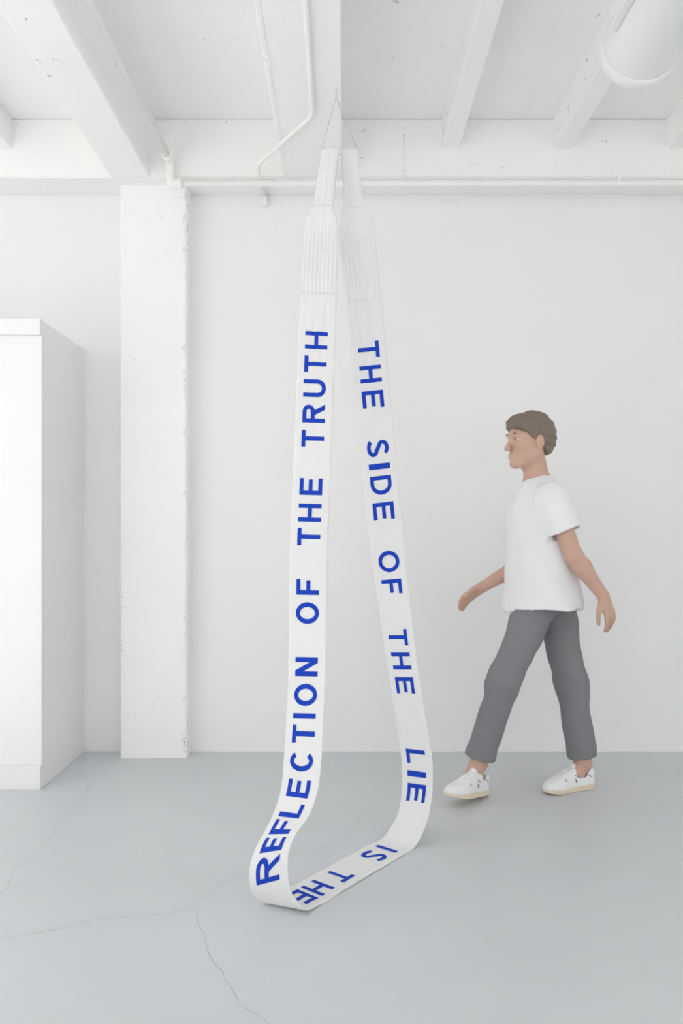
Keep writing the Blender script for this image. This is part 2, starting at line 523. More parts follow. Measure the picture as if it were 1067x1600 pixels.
for y in (1.6, 2.75):
    tube('hanger_rod', [(ax, y, az + 0.137), (ax, y, ZJ)], 0.005, 'duct', g, 8)
box('side_rail', 0.930, 0.956, YB, 2.78, EYE + 1.728, EYE + 1.752, 'duct', g, 0.002)

# ------------------------------------------------------------------ white cabinet on the left
yc = 3.655
g = empty('tall_cabinet', (-1.9, 3.95, 0), 'tall white cabinet with a top board and plinth against the left wall section', 'cabinet')
box('cabinet_body', -2.55, -1.386, yc + 0.045, YW - 0.001, 0, 2.158, 'panel', g, 0.0015)
box('door', -2.0, -1.3865, yc + 0.020, yc + 0.0455, 0.1063, 2.0877, 'panel', g, 0.0015)
box('door', -2.55, -2.003, yc + 0.020, yc + 0.0455, 0.1063, 2.0877, 'panel', g, 0.0015)
box('top_board', -2.55, -1.386, yc, yc + 0.0455, 2.088, 2.160, 'panel', g, 0.0015)
box('plinth', -2.55, -1.386, yc, yc + 0.0455, 0, 0.106, 'panel', g, 0.0015)

# ------------------------------------------------------------------ the giant knitted strap
ST = np.array([
 [-0.1592,3.0297,2.0991,-0.0219,3.0153,2.0877],
 [-0.1637,3.0011,1.9871,-0.0241,2.9865,1.9760],
 [-0.1668,2.9684,1.8591,-0.0280,2.9538,1.8490],
 [-0.1697,2.9364,1.7335,-0.0318,2.9219,1.7252],
 [-0.1725,2.8988,1.5864,-0.0362,2.8845,1.5801],
 [-0.1756,2.8622,1.4432,-0.0406,2.8480,1.4384],
 [-0.1795,2.8265,1.3039,-0.0448,2.8124,1.2999],
 [-0.1834,2.7918,1.1681,-0.0494,2.7777,1.1648],
 [-0.1838,2.7577,1.0354,-0.0525,2.7440,1.0332],
 [-0.1828,2.7286,0.9054,-0.0536,2.7069,0.9052],
 [-0.1823,2.7008,0.7782,-0.0551,2.6701,0.7806],
 [-0.1828,2.6775,0.6659,-0.0572,2.6366,0.6713],
 [-0.1868,2.6586,0.5717,-0.0610,2.6080,0.5805],
 [-0.1904,2.6447,0.4914,-0.0641,2.5813,0.5025],
 [-0.1949,2.6343,0.4218,-0.0694,2.5596,0.4348],
 [-0.2009,2.6212,0.3501,-0.0781,2.5412,0.3625],
 [-0.2247,2.6024,0.2698,-0.1086,2.5036,0.2911],
 [-0.2522,2.5734,0.2182,-0.1401,2.4746,0.2559],
 [-0.2781,2.5460,0.1755,-0.1591,2.4600,0.2219],
 [-0.2918,2.5226,0.1342,-0.1665,2.4534,0.1911],
 [-0.2941,2.5133,0.0958,-0.1683,2.4507,0.1587],
 [-0.2905,2.5201,0.0563,-0.1654,2.4519,0.1149],
 [-0.2771,2.5364,0.0204,-0.1540,2.4576,0.0689],
 [-0.2514,2.5450,0.0032,-0.1264,2.4590,0.0297],
 [-0.1921,2.6278,0.0040,-0.0712,2.5323,0.0040],
 [-0.1103,2.7356,0.0040,0.0106,2.6401,0.0040],
 [-0.0095,2.8683,0.0040,0.1114,2.7728,0.0040],
 [0.0887,2.9952,0.0040,0.2096,2.8997,0.0040],
 [0.1602,3.0686,0.0120,0.2754,2.9820,0.0120],
 [0.1946,3.1117,0.0423,0.3073,2.9934,0.0680],
 [0.2169,3.1267,0.0787,0.3237,3.0139,0.1022],
 [0.2287,3.1440,0.1227,0.3354,3.0309,0.1449],
 [0.2365,3.1582,0.1709,0.3437,3.0444,0.1917],
 [0.2364,3.1706,0.2228,0.3459,3.0544,0.2425],
 [0.2352,3.1801,0.2759,0.3467,3.0617,0.2945],
 [0.2290,3.1848,0.3246,0.3421,3.0687,0.3428],
 [0.2219,3.1866,0.3735,0.3343,3.0751,0.3921],
 [0.2105,3.1867,0.4484,0.3220,3.0817,0.4664],
 [0.1992,3.1871,0.5233,0.3097,3.0882,0.5410],
 [0.1874,3.1869,0.5988,0.2987,3.0954,0.6154],
 [0.1749,3.1850,0.6755,0.2894,3.1042,0.6889],
 [0.1624,3.1834,0.7521,0.2800,3.1127,0.7629],
 [0.1479,3.1799,0.8524,0.2705,3.1255,0.8638],
 [0.1321,3.1764,0.9620,0.2599,3.1391,0.9763],
 [0.1154,3.1755,1.0783,0.2487,3.1507,1.0930],
 [0.1004,3.1787,1.2046,0.2370,3.1593,1.2208],
 [0.0853,3.1858,1.3580,0.2233,3.1663,1.3736],
 [0.0700,3.1930,1.5126,0.2096,3.1732,1.5265],
 [0.0547,3.2002,1.6679,0.1963,3.1802,1.6802],
 [0.0405,3.2074,1.8240,0.1826,3.1873,1.8344],
 [0.0289,3.2144,1.9807,0.1685,3.1947,1.9893],
 [0.0169,3.2206,2.1196,0.1555,3.2011,2.1270]])

def spline(P, ds=.008):
    P = np.asarray(P, float)
    C = (P[:, :3] + P[:, 3:6]) / 2
    u = np.r_[0, np.cumsum(np.linalg.norm(np.diff(C, axis=0), axis=1))]
    Mt = np.zeros_like(P)
    h = np.diff(u)[:, None]
    dl = np.diff(P, axis=0) / h
    Mt[1:-1] = (dl[:-1] * h[1:] + dl[1:] * h[:-1]) / (h[1:] + h[:-1])
    Mt[0], Mt[-1] = dl[0], dl[-1]
    t = np.linspace(0, u[-1], int(u[-1] / ds) + 2)
    i = np.clip(np.searchsorted(u, t, side='right') - 1, 0, len(u) - 2)
    Hh = (u[i + 1] - u[i])[:, None]
    x = ((t - u[i]) / (u[i + 1] - u[i]))[:, None]
    Q = (2*x**3-3*x**2+1)*P[i] + (x**3-2*x**2+x)*Hh*Mt[i] + (-2*x**3+3*x**2)*P[i+1] + (x**3-x**2)*Hh*Mt[i+1]
    C = (Q[:, :3] + Q[:, 3:6]) / 2
    s = np.r_[0, np.cumsum(np.linalg.norm(np.diff(C, axis=0), axis=1))]
    return Q, s

S0 = 0.0
Q, sQ = spline(ST, .008)
sQ = sQ + S0
C_ = (Q[:, :3] + Q[:, 3:]) / 2
Wv = Q[:, 3:] - Q[:, :3]
Tv = np.gradient(C_, axis=0)
Nv = np.cross(Tv, Wv)
Nv /= np.linalg.norm(Nv, axis=1)[:, None]     # points to the OUTSIDE of the loop or the inside; fixed below
if Nv[10][1] > 0: Nv = -Nv                    # outer face of the left strap looks towards the camera
TH = 0.0052

def crease(s, v):
    """soft lengthwise folds where the knit is stretched near the cuffs"""
    top = np.clip(1 - s / 0.75, 0, 1) ** 1.3 + np.clip(1 - (5.021 - s) / 0.8, 0, 1) ** 1.3
    return top * (0.0016 * np.sin(21 * v + 3 * np.sin(5.1 * s)) + 0.0011 * np.sin(38 * v + 2.3 * np.sin(9 * s + 1)) ) * np.sin(np.pi * np.clip(v, 0, 1)) ** 0.5

def surf(s, v, off):
    """point of the strap at arc length s, fraction v across, lifted off its mid surface"""
    s = np.asarray(s, float); v = np.asarray(v, float)
    L = np.stack([np.interp(s, sQ, Q[:, k]) for k in range(3)], -1)
    R = np.stack([np.interp(s, sQ, Q[:, k + 3]) for k in range(3)], -1)
    n = np.stack([np.interp(s, sQ, Nv[:, k]) for k in range(3)], -1)
    n /= np.linalg.norm(n, axis=-1)[..., None]
    return L + (R - L) * v[..., None] + n * (off + crease(s, v))[..., None]

def band_mesh(name, rows, parent, material='knit', uv=None):
    """closed band: rows = list of rings (arrays k x 3); uv per ring vertex"""
    k = len(rows[0])
    V = np.concatenate(rows)
    n = len(rows)
    Fc = []
    for i in range(n - 1):
        for j in range(k):
            Fc.append((i * k + j, i * k + (j + 1) % k, (i + 1) * k + (j + 1) % k, (i + 1) * k + j))
    Fc.append(tuple(range(k - 1, -1, -1)))
    Fc.append(tuple((n - 1) * k + j for j in range(k)))
    o = pymesh(name, V, Fc, material, parent, True)
    if uv is not None:
        U = np.concatenate(uv)
        l = o.data.uv_layers.new(name='UVMap')
        idx = np.empty(len(o.data.loops), np.int32)
        o.data.loops.foreach_get('vertex_index', idx)
        l.data.foreach_set('uv', U[idx].astype(np.float32).ravel())
    bm = bmesh.new(); bm.from_mesh(o.data)
    bmesh.ops.recalc_face_normals(bm, faces=bm.faces)
    bm.to_mesh(o.data); bm.free()
    return o

lan = empty('hanging_strap_sculpture', tuple(C_[len(C_) // 2] * [1, 1, 0]), 'giant white knitted lanyard strap with blue lettering, hanging from the middle beam to the floor', 'sculpture')
NC = 26
vv = np.linspace(0, 1, NC)
edge = np.sqrt(np.clip(1 - (np.abs(vv - .5) * 2) ** 10, 0, 1))      # thins out to the rounded selvedges
bead = 0.0011 * np.exp(-((np.abs(vv - .5) - .475) / .016) ** 2)     # rolled selvedge
rows, uvs = [], []
for i, s in enumerate(sQ):
    ss = np.full(NC, s)
    hf = TH / 2 * np.maximum(edge, .25) + bead
    a = surf(ss, vv, hf)
    b = surf(ss, vv, -hf)
    # surf adds the same crease to both faces, so the knit keeps its thickness
    rows.append(np.concatenate([a, b[::-1]]))
    uvs.append(np.stack([np.full(2 * NC, s), np.r_[vv, vv[::-1]] * .154], -1))
strap = band_mesh('knitted_strap', rows, lan, 'knit', uvs)

# cuffs: ribbed knit that gathers into the loops; loops: folded bands over the suspension wire
def cuff(name, st, ribs, label):
    """st: stations (L, R, rib amount, half thickness)"""
    P = np.array([list(a) + list(b_) + [rb, th, 0, 0, 0, 0][:2] for a, b_, rb, th in st])
    Qc, sc = spline(P, .006)
    NV = ribs * 10 + 1
    v = np.linspace(0, 1, NV)
    rows, uvs = [], []
    C = (Qc[:, :3] + Qc[:, 3:6]) / 2
    T = np.gradient(C, axis=0)
    for i in range(len(Qc)):
        L, R = Qc[i, :3], Qc[i, 3:6]
        w = R - L
        n = np.cross(T[i], w); n /= np.linalg.norm(n)
        if n[1] > 0: n = -n
        rb, th = Qc[i, 6], Qc[i, 7]
        e = np.sqrt(np.clip(1 - (np.abs(v - .5) * 2) ** 6, 0.02, 1))
        h = th * e + rb * .5 * np.cos(2 * math.pi * ribs * (v - .5)) * (.85 + .15 * np.sin(9 * v + 5))
        base = L + w * v[:, None]
        rows.append(np.concatenate([base + n * h[:, None], (base - n * (th * e)[:, None])[::-1]]))
        uvs.append(np.stack([np.full(2 * NV, sc[i]), np.r_[v, v[::-1]] * .154], -1))
    o = band_mesh(name, rows, lan, 'rib', uvs)
    o['label'] = label
    return o

dl_ = lambda z: 2.5625 + .2565 * (z - .30)
dr_ = lambda z: 3.127 + .046 * (z - .30)
def stat(y, xl, xr, dfun, skew, rb, th):
    d = 3.1
    for _ in range(20):
        z = EYE + (CY - y) / F * d
        d = dfun(z)
    a = at(xl, y, d + skew); b_ = at(xr, y, d - skew)
    a[2] = b_[2] = z
    return a, b_, rb, th
cuffL = [(ST[0][:3] + (0, 0, -.012), ST[0][3:] + (0, 0, -.012), .0036, .0040),
         stat(440, 470.2, 526.6, dl_, .006, .0054, .0050), stat(400, 472.8, 528.2, dl_, .006, .0054, .0054),
         stat(365, 475.2, 529, dl_, .006, .0036, .0060), stat(351, 476.8, 528.6, dl_, .006, .0012, .0085),
         stat(342, 479.5, 526.5, dl_, .006, .0005, .0115), stat(333, 483.8, 522.5, dl_, .006, .0004, .013), stat(324, 488, 520.3, dl_, .006, .0004, .0125)]
cuffR = [(ST[-1][:3] + (0, 0, -.012), ST[-1][3:] + (0, 0, -.012), .0036, .0040),
         stat(440, 537.5, 593.2, dr_, .006, .0054, .0050), stat(400, 532.8, 589.4, dr_, .006, .0054, .0054),
         stat(365, 529.5, 586.2, dr_, .006, .0036, .0060), stat(351, 529.6, 584.6, dr_, .006, .0012, .0085),
         stat(342, 531.0, 582.5, dr_, .006, .0005, .0115), stat(333, 533.6, 574.5, dr_, .006, .0004, .013), stat(325, 535.2, 568.5, dr_, .006, .0004, .0125)]
cuff('ribbed_cuff', cuffL, 9, 'ribbed knit cuff at the top of the left strap')
cuff('ribbed_cuff', cuffR, 9, 'ribbed knit cuff at the top of the right strap')
# fine seam line where the ribbing starts
for P0 in (ST[0], ST[-1]):
    a, b_ = P0[:3], P0[3:]
    tube('seam', [a + (b_ - a) * t + np.array([0, -.0055, -.006 + .0012 * math.sin(40 * t)]) for t in np.linspace(-.012, 1.012, 30)], 0.0016, 'knit', lan, 8)

def loop_band(front, back_gap, label):
    """front: stations (L,R) from the cuff up to the top; the band then turns over the wire and comes down behind"""
    pts = [np.r_[a, b_] for a, b_, *_ in front]
    top = pts[-1]
    rad = back_gap / 2
    for ang in (45, 90, 135):
        q = top.copy()
        t = math.radians(ang)
        for o in (0, 3):
            q[o + 1] += rad * (1 - math.cos(t)); q[o + 2] += rad * math.sin(t)
        pts.append(q)
    for k, p in enumerate(reversed(pts[:len(front)])):
        q = p.copy()
        g_ = back_gap * (1 - 0.85 * (k / (len(front) - 1)) ** 2)
        for o in (0, 3):
            q[o + 1] += g_
        c = (q[0] + q[3]) / 2
        q[0] = c + (q[0] - c) * .92 + .004; q[3] = c + (q[3] - c) * .92 + .004
        pts.append(q)
    Qc, sc = spline(np.array(pts), .006)
    NV = 33
    v = np.linspace(0, 1, NV)
    C = (Qc[:, :3] + Qc[:, 3:6]) / 2
    T = np.gradient(C, axis=0)
    rows, uvs = [], []
    for i in range(len(Qc)):
        L, R = Qc[i, :3], Qc[i, 3:6]
        w = R - L
        n = np.cross(T[i], w); n /= np.linalg.norm(n)
        e = np.sqrt(np.clip(1 - (np.abs(v - .5) * 2) ** 4, 0.02, 1))
        fold = .0030 * (np.abs(np.sin(math.pi * (2.6 * v + .15))) - .6) + .0012 * np.sin(17 * v + 8 * sc[i])
        h = .0075 * e
        base = L + w * v[:, None]
        sg = -1 if n[1] > 0 and i < len(Qc) / 2 else 1
        rows.append(np.concatenate([base + n * (h + fold * e)[:, None], (base - n * (h + fold * e)[:, None])[::-1]]))
        uvs.append(np.stack([np.full(2 * NV, sc[i]), np.r_[v, v[::-1]] * .154], -1))
    o = band_mesh('hanging_loop', rows, lan, 'rib', uvs)
    o['label'] = label
    return o
frontL = [stat(333, 488, 520.5, dl_, .006, 0, 0), stat(318, 490.2, 520.6, dl_, .008, 0, 0), stat(300, 492.8, 522.3, dl_, .006, 0, 0), stat(270, 497.2, 525.0, dl_, .004, 0, 0), stat(241, 501.5, 528.5, dl_, .002, 0, 0)]
frontR = [stat(333, 535.4, 568.3, dr_, .006, 0, 0), stat(318, 535.8, 567.3, dr_, .008, 0, 0), stat(300, 535.8, 565.8, dr_, .006, 0, 0), stat(270, 534.6, 562.3, dr_, .004, 0, 0), stat(241, 532.8, 559.3, dr_, .002, 0, 0)]
loop_band(frontL, .060, 'folded narrow hanging loop of the left strap')
loop_band(frontR, .050, 'folded narrow hanging loop of the right strap')

# suspension wire: from the hook down through both loops and back
hk = np.array([-0.026, 3.253, ZB])
tl = (frontL[-1][0] + (0, .03, .012)); tl2 = (frontL[-1][1] + (0, .03, .012))
tr = (frontR[-1][0] + (0, .025, .012)); tr2 = (frontR[-1][1] + (0, .025, .012))
tube('suspension_wire', fillet([hk + (0, 0, -.030), tl + (-.003, 0, .004), tl2, tr, tr2 + (.003, 0, .004), hk + (0, 0.001, -.030)], .008, 4), 0.0011, 'wire', lan, 6)
g = empty('ceiling_hook', tuple(hk), 'small white screw hook in the underside of the middle beam', 'hook')
ring = [(hk[0], hk[1] + .010 * math.sin(a), hk[2] - .024 - .010 * math.cos(a)) for a in np.linspace(math.pi, math.pi * 2.75, 18)]
tube('hook_wire', [(hk[0], hk[1], hk[2]), (hk[0], hk[1], hk[2] - .010)] + ring, 0.0018, 'wire', g, 8)
tube('hook_plate', [(hk[0], hk[1], hk[2] - .004), (hk[0], hk[1], hk[2])], 0.009, 'pipe', g, 14)

# ------------------------------------------------------------------ lettering: every letter its own strip mesh lying on the knit
HG = 0.0925
def strip(pl, t, closed=False, n=3):
    """quads along a polyline of half width t/2"""
    P = np.asarray(pl, float)
    m = len(P)
    out = []
    offs = []
    for i in range(m):
        if closed: a, b = P[i - 1], P[(i + 1) % m]
        else: a, b = P[max(i - 1, 0)], P[min(i + 1, m - 1)]
        d = b - a
        d = d / np.linalg.norm(d)
        nn = np.array([-d[1], d[0]])
        k = 1.0
        if 0 < i < m - 1 or closed:
            e = P[i] - P[i - 1]
            e = e / np.linalg.norm(e)
            k = 1 / max(.5, abs(e.dot(d)))
        offs.append(nn * k * t / 2)
    for i in range(m if closed else m - 1):
        j = (i + 1) % m
        out.append((P[i] + offs[i], P[j] + offs[j], P[j] - offs[j], P[i] - offs[i]))
    return out
def arc(cx, cy_, rx, ry, a0, a1, n=22):
    return [(cx + rx * math.cos(math.radians(a)), cy_ + ry * math.sin(math.radians(a))) for a in np.linspace(a0, a1, n)]
def glyph(c, w, h=HG, t=0.0162):
    hb = lambda y, x0=0, x1=w: [(np.array((x0, y + t / 2)), np.array((x1, y + t / 2)), np.array((x1, y - t / 2)), np.array((x0, y - t / 2)))]
    st = lambda x: [(np.array((x - t / 2, 0)), np.array((x - t / 2, h)), np.array((x + t / 2, h)), np.array((x + t / 2, 0)))]
    q = []
    if c == 'H': q = st(t/2) + st(w - t/2) + hb(h*.5, t, w - t)
    elif c == 'T': q = [(np.array((w/2 - t/2, 0)), np.array((w/2 - t/2, h - t)), np.array((w/2 + t/2, h - t)), np.array((w/2 + t/2, 0)))] + hb(h - t/2)
    elif c == 'E': q = st(t/2) + hb(h - t/2, t) + hb(t/2, t) + hb(h*.515, t, w*.93)
    elif c == 'F': q = st(t/2) + hb(h - t/2, t) + hb(h*.475, t, w*.92)
    elif c == 'L': q = st(t/2) + hb(t/2, t)
    elif c == 'I': q = [(np.array((0, 0)), np.array((0, h)), np.array((w, h)), np.array((w, 0)))]
    elif c == 'N': q = st(t/2) + st(w - t/2) + [(np.array((0, h)), np.array((t*1.15, h)), np.array((w, 0)), np.array((w - t*1.15, 0)))]
    elif c == 'O': q = strip(arc(w/2, h/2, w/2 - t/2, h/2 + .001 - t/2, 0, 360, 41)[:-1], t, True)
    elif c == 'C': q = strip(arc(w/2 + .001, h/2, w/2 - t/2, h/2 + .001 - t/2, 42, 318, 32), t)
    elif c == 'U': q = strip([(t/2, h), (t/2, h*.36)] + arc(w/2, h*.36, w/2 - t/2, h*.36 - t/2, 180, 360, 20)[1:-1] + [(w - t/2, h*.36), (w - t/2, h)], t)
    elif c == 'D': q = st(t/2) + strip([(t*.5, h - t/2), (w*.45, h - t/2)] + arc(w*.45, h/2, w*.55 - t/2, h/2 - t/2, 90, -90, 20)[1:-1] + [(w*.45, t/2), (t*.5, t/2)], t)
    elif c == 'R':
        q = st(t/2) + strip([(t*.5, h - t/2), (w*.55, h - t/2)] + arc(w*.58, h*.725, w*.38 - t/2, h*.275 - t/2, 90, -90, 14)[1:-1] + [(w*.55, h*.45 + t/2), (t*.5, h*.45 + t/2)], t)
        q += [(np.array((w*.40, h*.46)), np.array((w*.40 + t*1.2, h*.46)), np.array((w, 0)), np.array((w - t*1.3, 0)))]
    elif c == 'S':
        r1, r2 = h*.255, h*.275
        up = arc(w*.5, h - t/2 - (r1 - t/2) + .0, w*.44 - t/2, r1 - t/2 + .002, 25, 250, 18)
        dn = arc(w*.5, t/2 + (r2 - t/2), w*.5 - t/2, r2 - t/2, 70, -157, 18)
        q = strip(up + dn, t)
    return q
def letter(c, s0, s1, face, upward):
    """s0 = start of the letter, s1 = its end, in arc length; upward=-1: tops towards the left edge"""
    w = abs(s1 - s0)
    V, Fc, lift = [], [], []
    for kq, (a, b, c2, d) in enumerate(glyph(c, w)):
        na = max(1, int(np.ceil(max(np.linalg.norm(b - a), np.linalg.norm(c2 - d)) / .007)))
        nb = max(2, int(np.ceil(max(np.linalg.norm(d - a), np.linalg.norm(c2 - b)) / .007)))
        i0 = len(V)
        for i in range(na + 1):
            for j in range(nb + 1):
                x, y = i / na, j / nb
                V.append((a * (1 - x) + b * x) * (1 - y) + (d * (1 - x) + c2 * x) * y)
                lift.append(.00010 * min(kq, 5))
        for i in range(na):
            for j in range(nb):
                k = i0 + i * (nb + 1) + j
                Fc.append((k, k + 1, k + nb + 2, k + nb + 1))
    V = np.array(V)
    s = s0 + (s1 - s0) / w * V[:, 0]
    v = (.795 - V[:, 1] / .154) if upward < 0 else (.205 + V[:, 1] / .154)
    P = surf(s, v, face * (TH / 2 + .0009 + np.array(lift)))
    return pymesh('letter', P, Fc, 'blue', lan)
# left strap, read upwards on the outer face
for c, a, b in [('H',0.166,0.237), ('T',0.265,0.331), ('U',0.360,0.429), ('R',0.457,0.529), ('T',0.558,0.622), ('E',0.741,0.803), ('H',0.835,0.901), ('T',0.924,0.986), ('F',1.105,1.160), ('O',1.186,1.260), ('N',1.372,1.435), ('O',1.460,1.532), ('I',1.556,1.573), ('T',1.593,1.650), ('C',1.675,1.741), ('E',1.766,1.822), ('L',1.842,1.889), ('F',1.898,1.948), ('E',1.959,2.004), ('R',2.016,2.096)]:
    letter(c, b, a, 1, -1)
# right strap, read downwards on the inner face, then along the floor
for c, a, b in [('T',4.846,4.779), ('H',4.747,4.678), ('E',4.645,4.576), ('S',4.449,4.378), ('I',4.351,4.328), ('D',4.301,4.226), ('E',4.195,4.126), ('O',4.001,3.916), ('F',3.888,3.830), ('T',3.690,3.626), ('H',3.598,3.530), ('E',3.500,3.436), ('L',3.215,3.160), ('I',3.132,3.110), ('E',3.084,3.017), ('I',2.786,2.765), ('S',2.733,2.661), ('T',2.521,2.454), ('H',2.408,2.338), ('E',2.321,2.257)]:
    letter(c, a, b, -1, 1)
#PERSON
# ------------------------------------------------------------------ the person: implicit surfaces (smooth unions) meshed with surface nets
class Field:
    def __init__(self, lo, hi, res):
        self.lo = np.array(lo, float); self.res = res
        self.n = np.ceil((np.array(hi) - self.lo) / res).astype(int) + 1
        self.D = np.full(self.n, 0.12, np.float32)
    def block(self, lo, hi, pad):
        i0 = np.maximum(np.floor((np.array(lo) - pad - self.lo) / self.res).astype(int), 0)
        i1 = np.minimum(np.ceil((np.array(hi) + pad - self.lo) / self.res).astype(int) + 1, self.n)
        ax_ = [self.lo[k] + self.res * np.arange(i0[k], i1[k]) for k in range(3)]
        X, Y, Z = np.meshgrid(*ax_, indexing='ij')
        return (slice(i0[0], i1[0]), slice(i0[1], i1[1]), slice(i0[2], i1[2])), np.stack([X, Y, Z], -1).astype(np.float32)
    def add(self, prim, k=0.02):
        fn, lo, hi = prim
        sl, P = self.block(lo, hi, 0.045 + k)
        if P.size == 0: return
        d = fn(P); a = self.D[sl]
        h = np.maximum(k - np.abs(a - d), 0) / k
        self.D[sl] = np.minimum(a, d) - h * h * k * .25
    def sub(self, prim, k=0.006):
        fn, lo, hi = prim
        sl, P = self.block(lo, hi, 0.03)
        if P.size == 0: return
        d = -fn(P); a = self.D[sl]
        h = np.maximum(k - np.abs(a - d), 0) / k
        self.D[sl] = np.maximum(a, d) + h * h * k * .25
    def displace(self, fn):
        m = np.abs(self.D) < 0.03
        idx = np.argwhere(m)
        P = self.lo + idx * self.res
        self.D[m] += fn(P).astype(np.float32)
    def mesh(self, name, material, parent, relax=2):
        D = self.D
        n = D.shape
        s = D < 0
        act = np.zeros((n[0]-1, n[1]-1, n[2]-1), np.int8)
        for dx in (0, 1):
            for dy in (0, 1):
                for dz in (0, 1):
                    act += s[dx:n[0]-1+dx, dy:n[1]-1+dy, dz:n[2]-1+dz]
        cells = np.argwhere((act > 0) & (act < 8))
        ids = np.full(act.shape, -1, np.int32)
        ids[tuple(cells.T)] = np.arange(len(cells))
        acc = np.zeros((len(cells), 3)); cnt = np.zeros(len(cells))
        cor = [(a, b, c) for a in (0, 1) for b in (0, 1) for c in (0, 1)]
        val = {c: D[cells[:, 0]+c[0], cells[:, 1]+c[1], cells[:, 2]+c[2]] for c in cor}
        for c in cor:
            for ax_ in range(3):
                if c[ax_]: continue
                e = list(c); e[ax_] = 1; e = tuple(e)
                a, b = val[c], val[e]
                m = (a < 0) != (b < 0)
                t = a[m] / (a[m] - b[m])
                p = np.tile(np.array(c, float), (m.sum(), 1)); p[:, ax_] = t
                acc[m] += p; cnt[m] += 1
        V = self.lo + (cells + acc / cnt[:, None]) * self.res
        Fc = []
        for ax_ in range(3):
            a = [slice(1, -1)] * 3; a[ax_] = slice(0, -1)
            b = [slice(1, -1)] * 3; b[ax_] = slice(1, None)
            s0, s1 = s[tuple(a)], s[tuple(b)]
            for pol in (0, 1):
                e = np.argwhere((s0 & ~s1) if pol == 0 else (~s0 & s1))
                off = np.ones(3, int); off[ax_] = 0
                e = e + off
                u, v = (ax_ + 1) % 3, (ax_ + 2) % 3
                q = []
                for du, dv in ((-1, -1), (0, -1), (0, 0), (-1, 0)):
                    c = e.copy(); c[:, u] += du; c[:, v] += dv
                    q.append(ids[tuple(c.T)])
                q = np.stack(q, -1)
                Fc.append(q if pol == 0 else q[:, ::-1])
        Fc = np.concatenate(Fc)
        E_ = np.concatenate([Fc[:, [0, 1]], Fc[:, [1, 2]], Fc[:, [2, 3]], Fc[:, [3, 0]]])
        for _ in range(relax):
            A = np.zeros_like(V); cc_ = np.zeros(len(V))
            np.add.at(A, E_[:, 0], V[E_[:, 1]]); np.add.at(cc_, E_[:, 0], 1)
            np.add.at(A, E_[:, 1], V[E_[:, 0]]); np.add.at(cc_, E_[:, 1], 1)
            V = V * .5 + .5 * A / np.maximum(cc_, 1)[:, None]
        me = bpy.data.meshes.new(name)
        me.vertices.add(len(V)); me.vertices.foreach_set('co', V.astype(np.float32).ravel())
        me.loops.add(len(Fc) * 4); me.loops.foreach_set('vertex_index', Fc.astype(np.int32).ravel())
        me.polygons.add(len(Fc)); me.polygons.foreach_set('loop_start', np.arange(0, len(Fc) * 4, 4, dtype=np.int32))
        me.update(calc_edges=True); me.validate()
        return link(name, me, material, parent, True)

def V3(*a): return np.array(a, float)
def unit(v): return np.asarray(v, float) / np.linalg.norm(v)
def rc(a, b, r1, r2, flat=None, k=1.0):
    """tapered capsule; optionally flattened along a direction by factor k"""
    a, b = np.asarray(a, np.float32), np.asarray(b, np.float32)
    ba = b - a; bb = float(ba.dot(ba)) + 1e-12
    f = None if flat is None else unit(flat).astype(np.float32)
    def fn(P):
        q = P - a
        t = np.clip(q @ ba / bb, 0, 1)
        q = q - t[..., None] * ba
        if f is not None:
            q = q + f * ((q @ f) * (1 / k - 1))[..., None]
        d = np.sqrt((q * q).sum(-1)) - (r1 + (r2 - r1) * t)
        return d * (k if f is not None else 1) if k < 1 else d
    r = max(r1, r2)
    return fn, np.minimum(a, b) - r, np.maximum(a, b) + r
def cone(a, b, r1, r2, flat=None, k=1.0, both=True):
    """tapered tube with flat ends"""
    base, lo, hi = rc(a, b, r1, r2, flat, k)
    a, b = np.asarray(a, np.float32), np.asarray(b, np.float32)
    L = float(np.linalg.norm(b - a)); u = ((b - a) / L).astype(np.float32)
    def fn(P):
        t = (P - a) @ u
        return np.maximum(base(P), np.maximum(-t, t - L) if both else t - L)
    return fn, lo, hi
def ell(c, r, Rm=None):
    c = np.asarray(c, np.float32); r = np.asarray(r, np.float32)
    Rm = np.eye(3, dtype=np.float32) if Rm is None else np.asarray(Rm, np.float32)
    def fn(P):
        q = (P - c) @ Rm
        k0 = np.sqrt(((q / r) ** 2).sum(-1)); k1 = np.sqrt(((q / (r * r)) ** 2).sum(-1)) + 1e-9
        return k0 * (k0 - 1) / k1
    m = float(r.max())
    return fn, c - m, c + m
def half(p, n, lo, hi):
    p, n = np.asarray(p, np.float32), unit(n).astype(np.float32)
    return (lambda P: (P - p) @ n), np.asarray(lo), np.asarray(hi)

PX = {}
pelvis, chest, neckb = at(853, 925, 3.63), at(845, 815, 3.63), at(839, 756, 3.63)
headc = at(827, 690, 3.61)
shL, elL, wrL = at(862, 776, 3.455), at(896, 868, 3.415), at(943, 932, 3.45)
shR, elR, wrR = at(826, 776, 3.80), at(822, 878, 3.83), at(752, 918, 3.76)
hipL, knL, anL = at(846, 930, 3.55), at(786, 1066, 3.52), at(748, 1192, 3.56)
hipR, knR, anR = at(860, 930, 3.71), at(894, 1072, 3.665), at(911, 1190, 3.668)

fwd = unit((-1, -.16, 0)); lat = unit((-.16, 1, 0))       # walking direction; lat points away from the camera (the person's right)
person = empty('person', (1.02, 3.62, 0), 'person walking left in a white t-shirt, grey trousers and white sneakers', 'person')

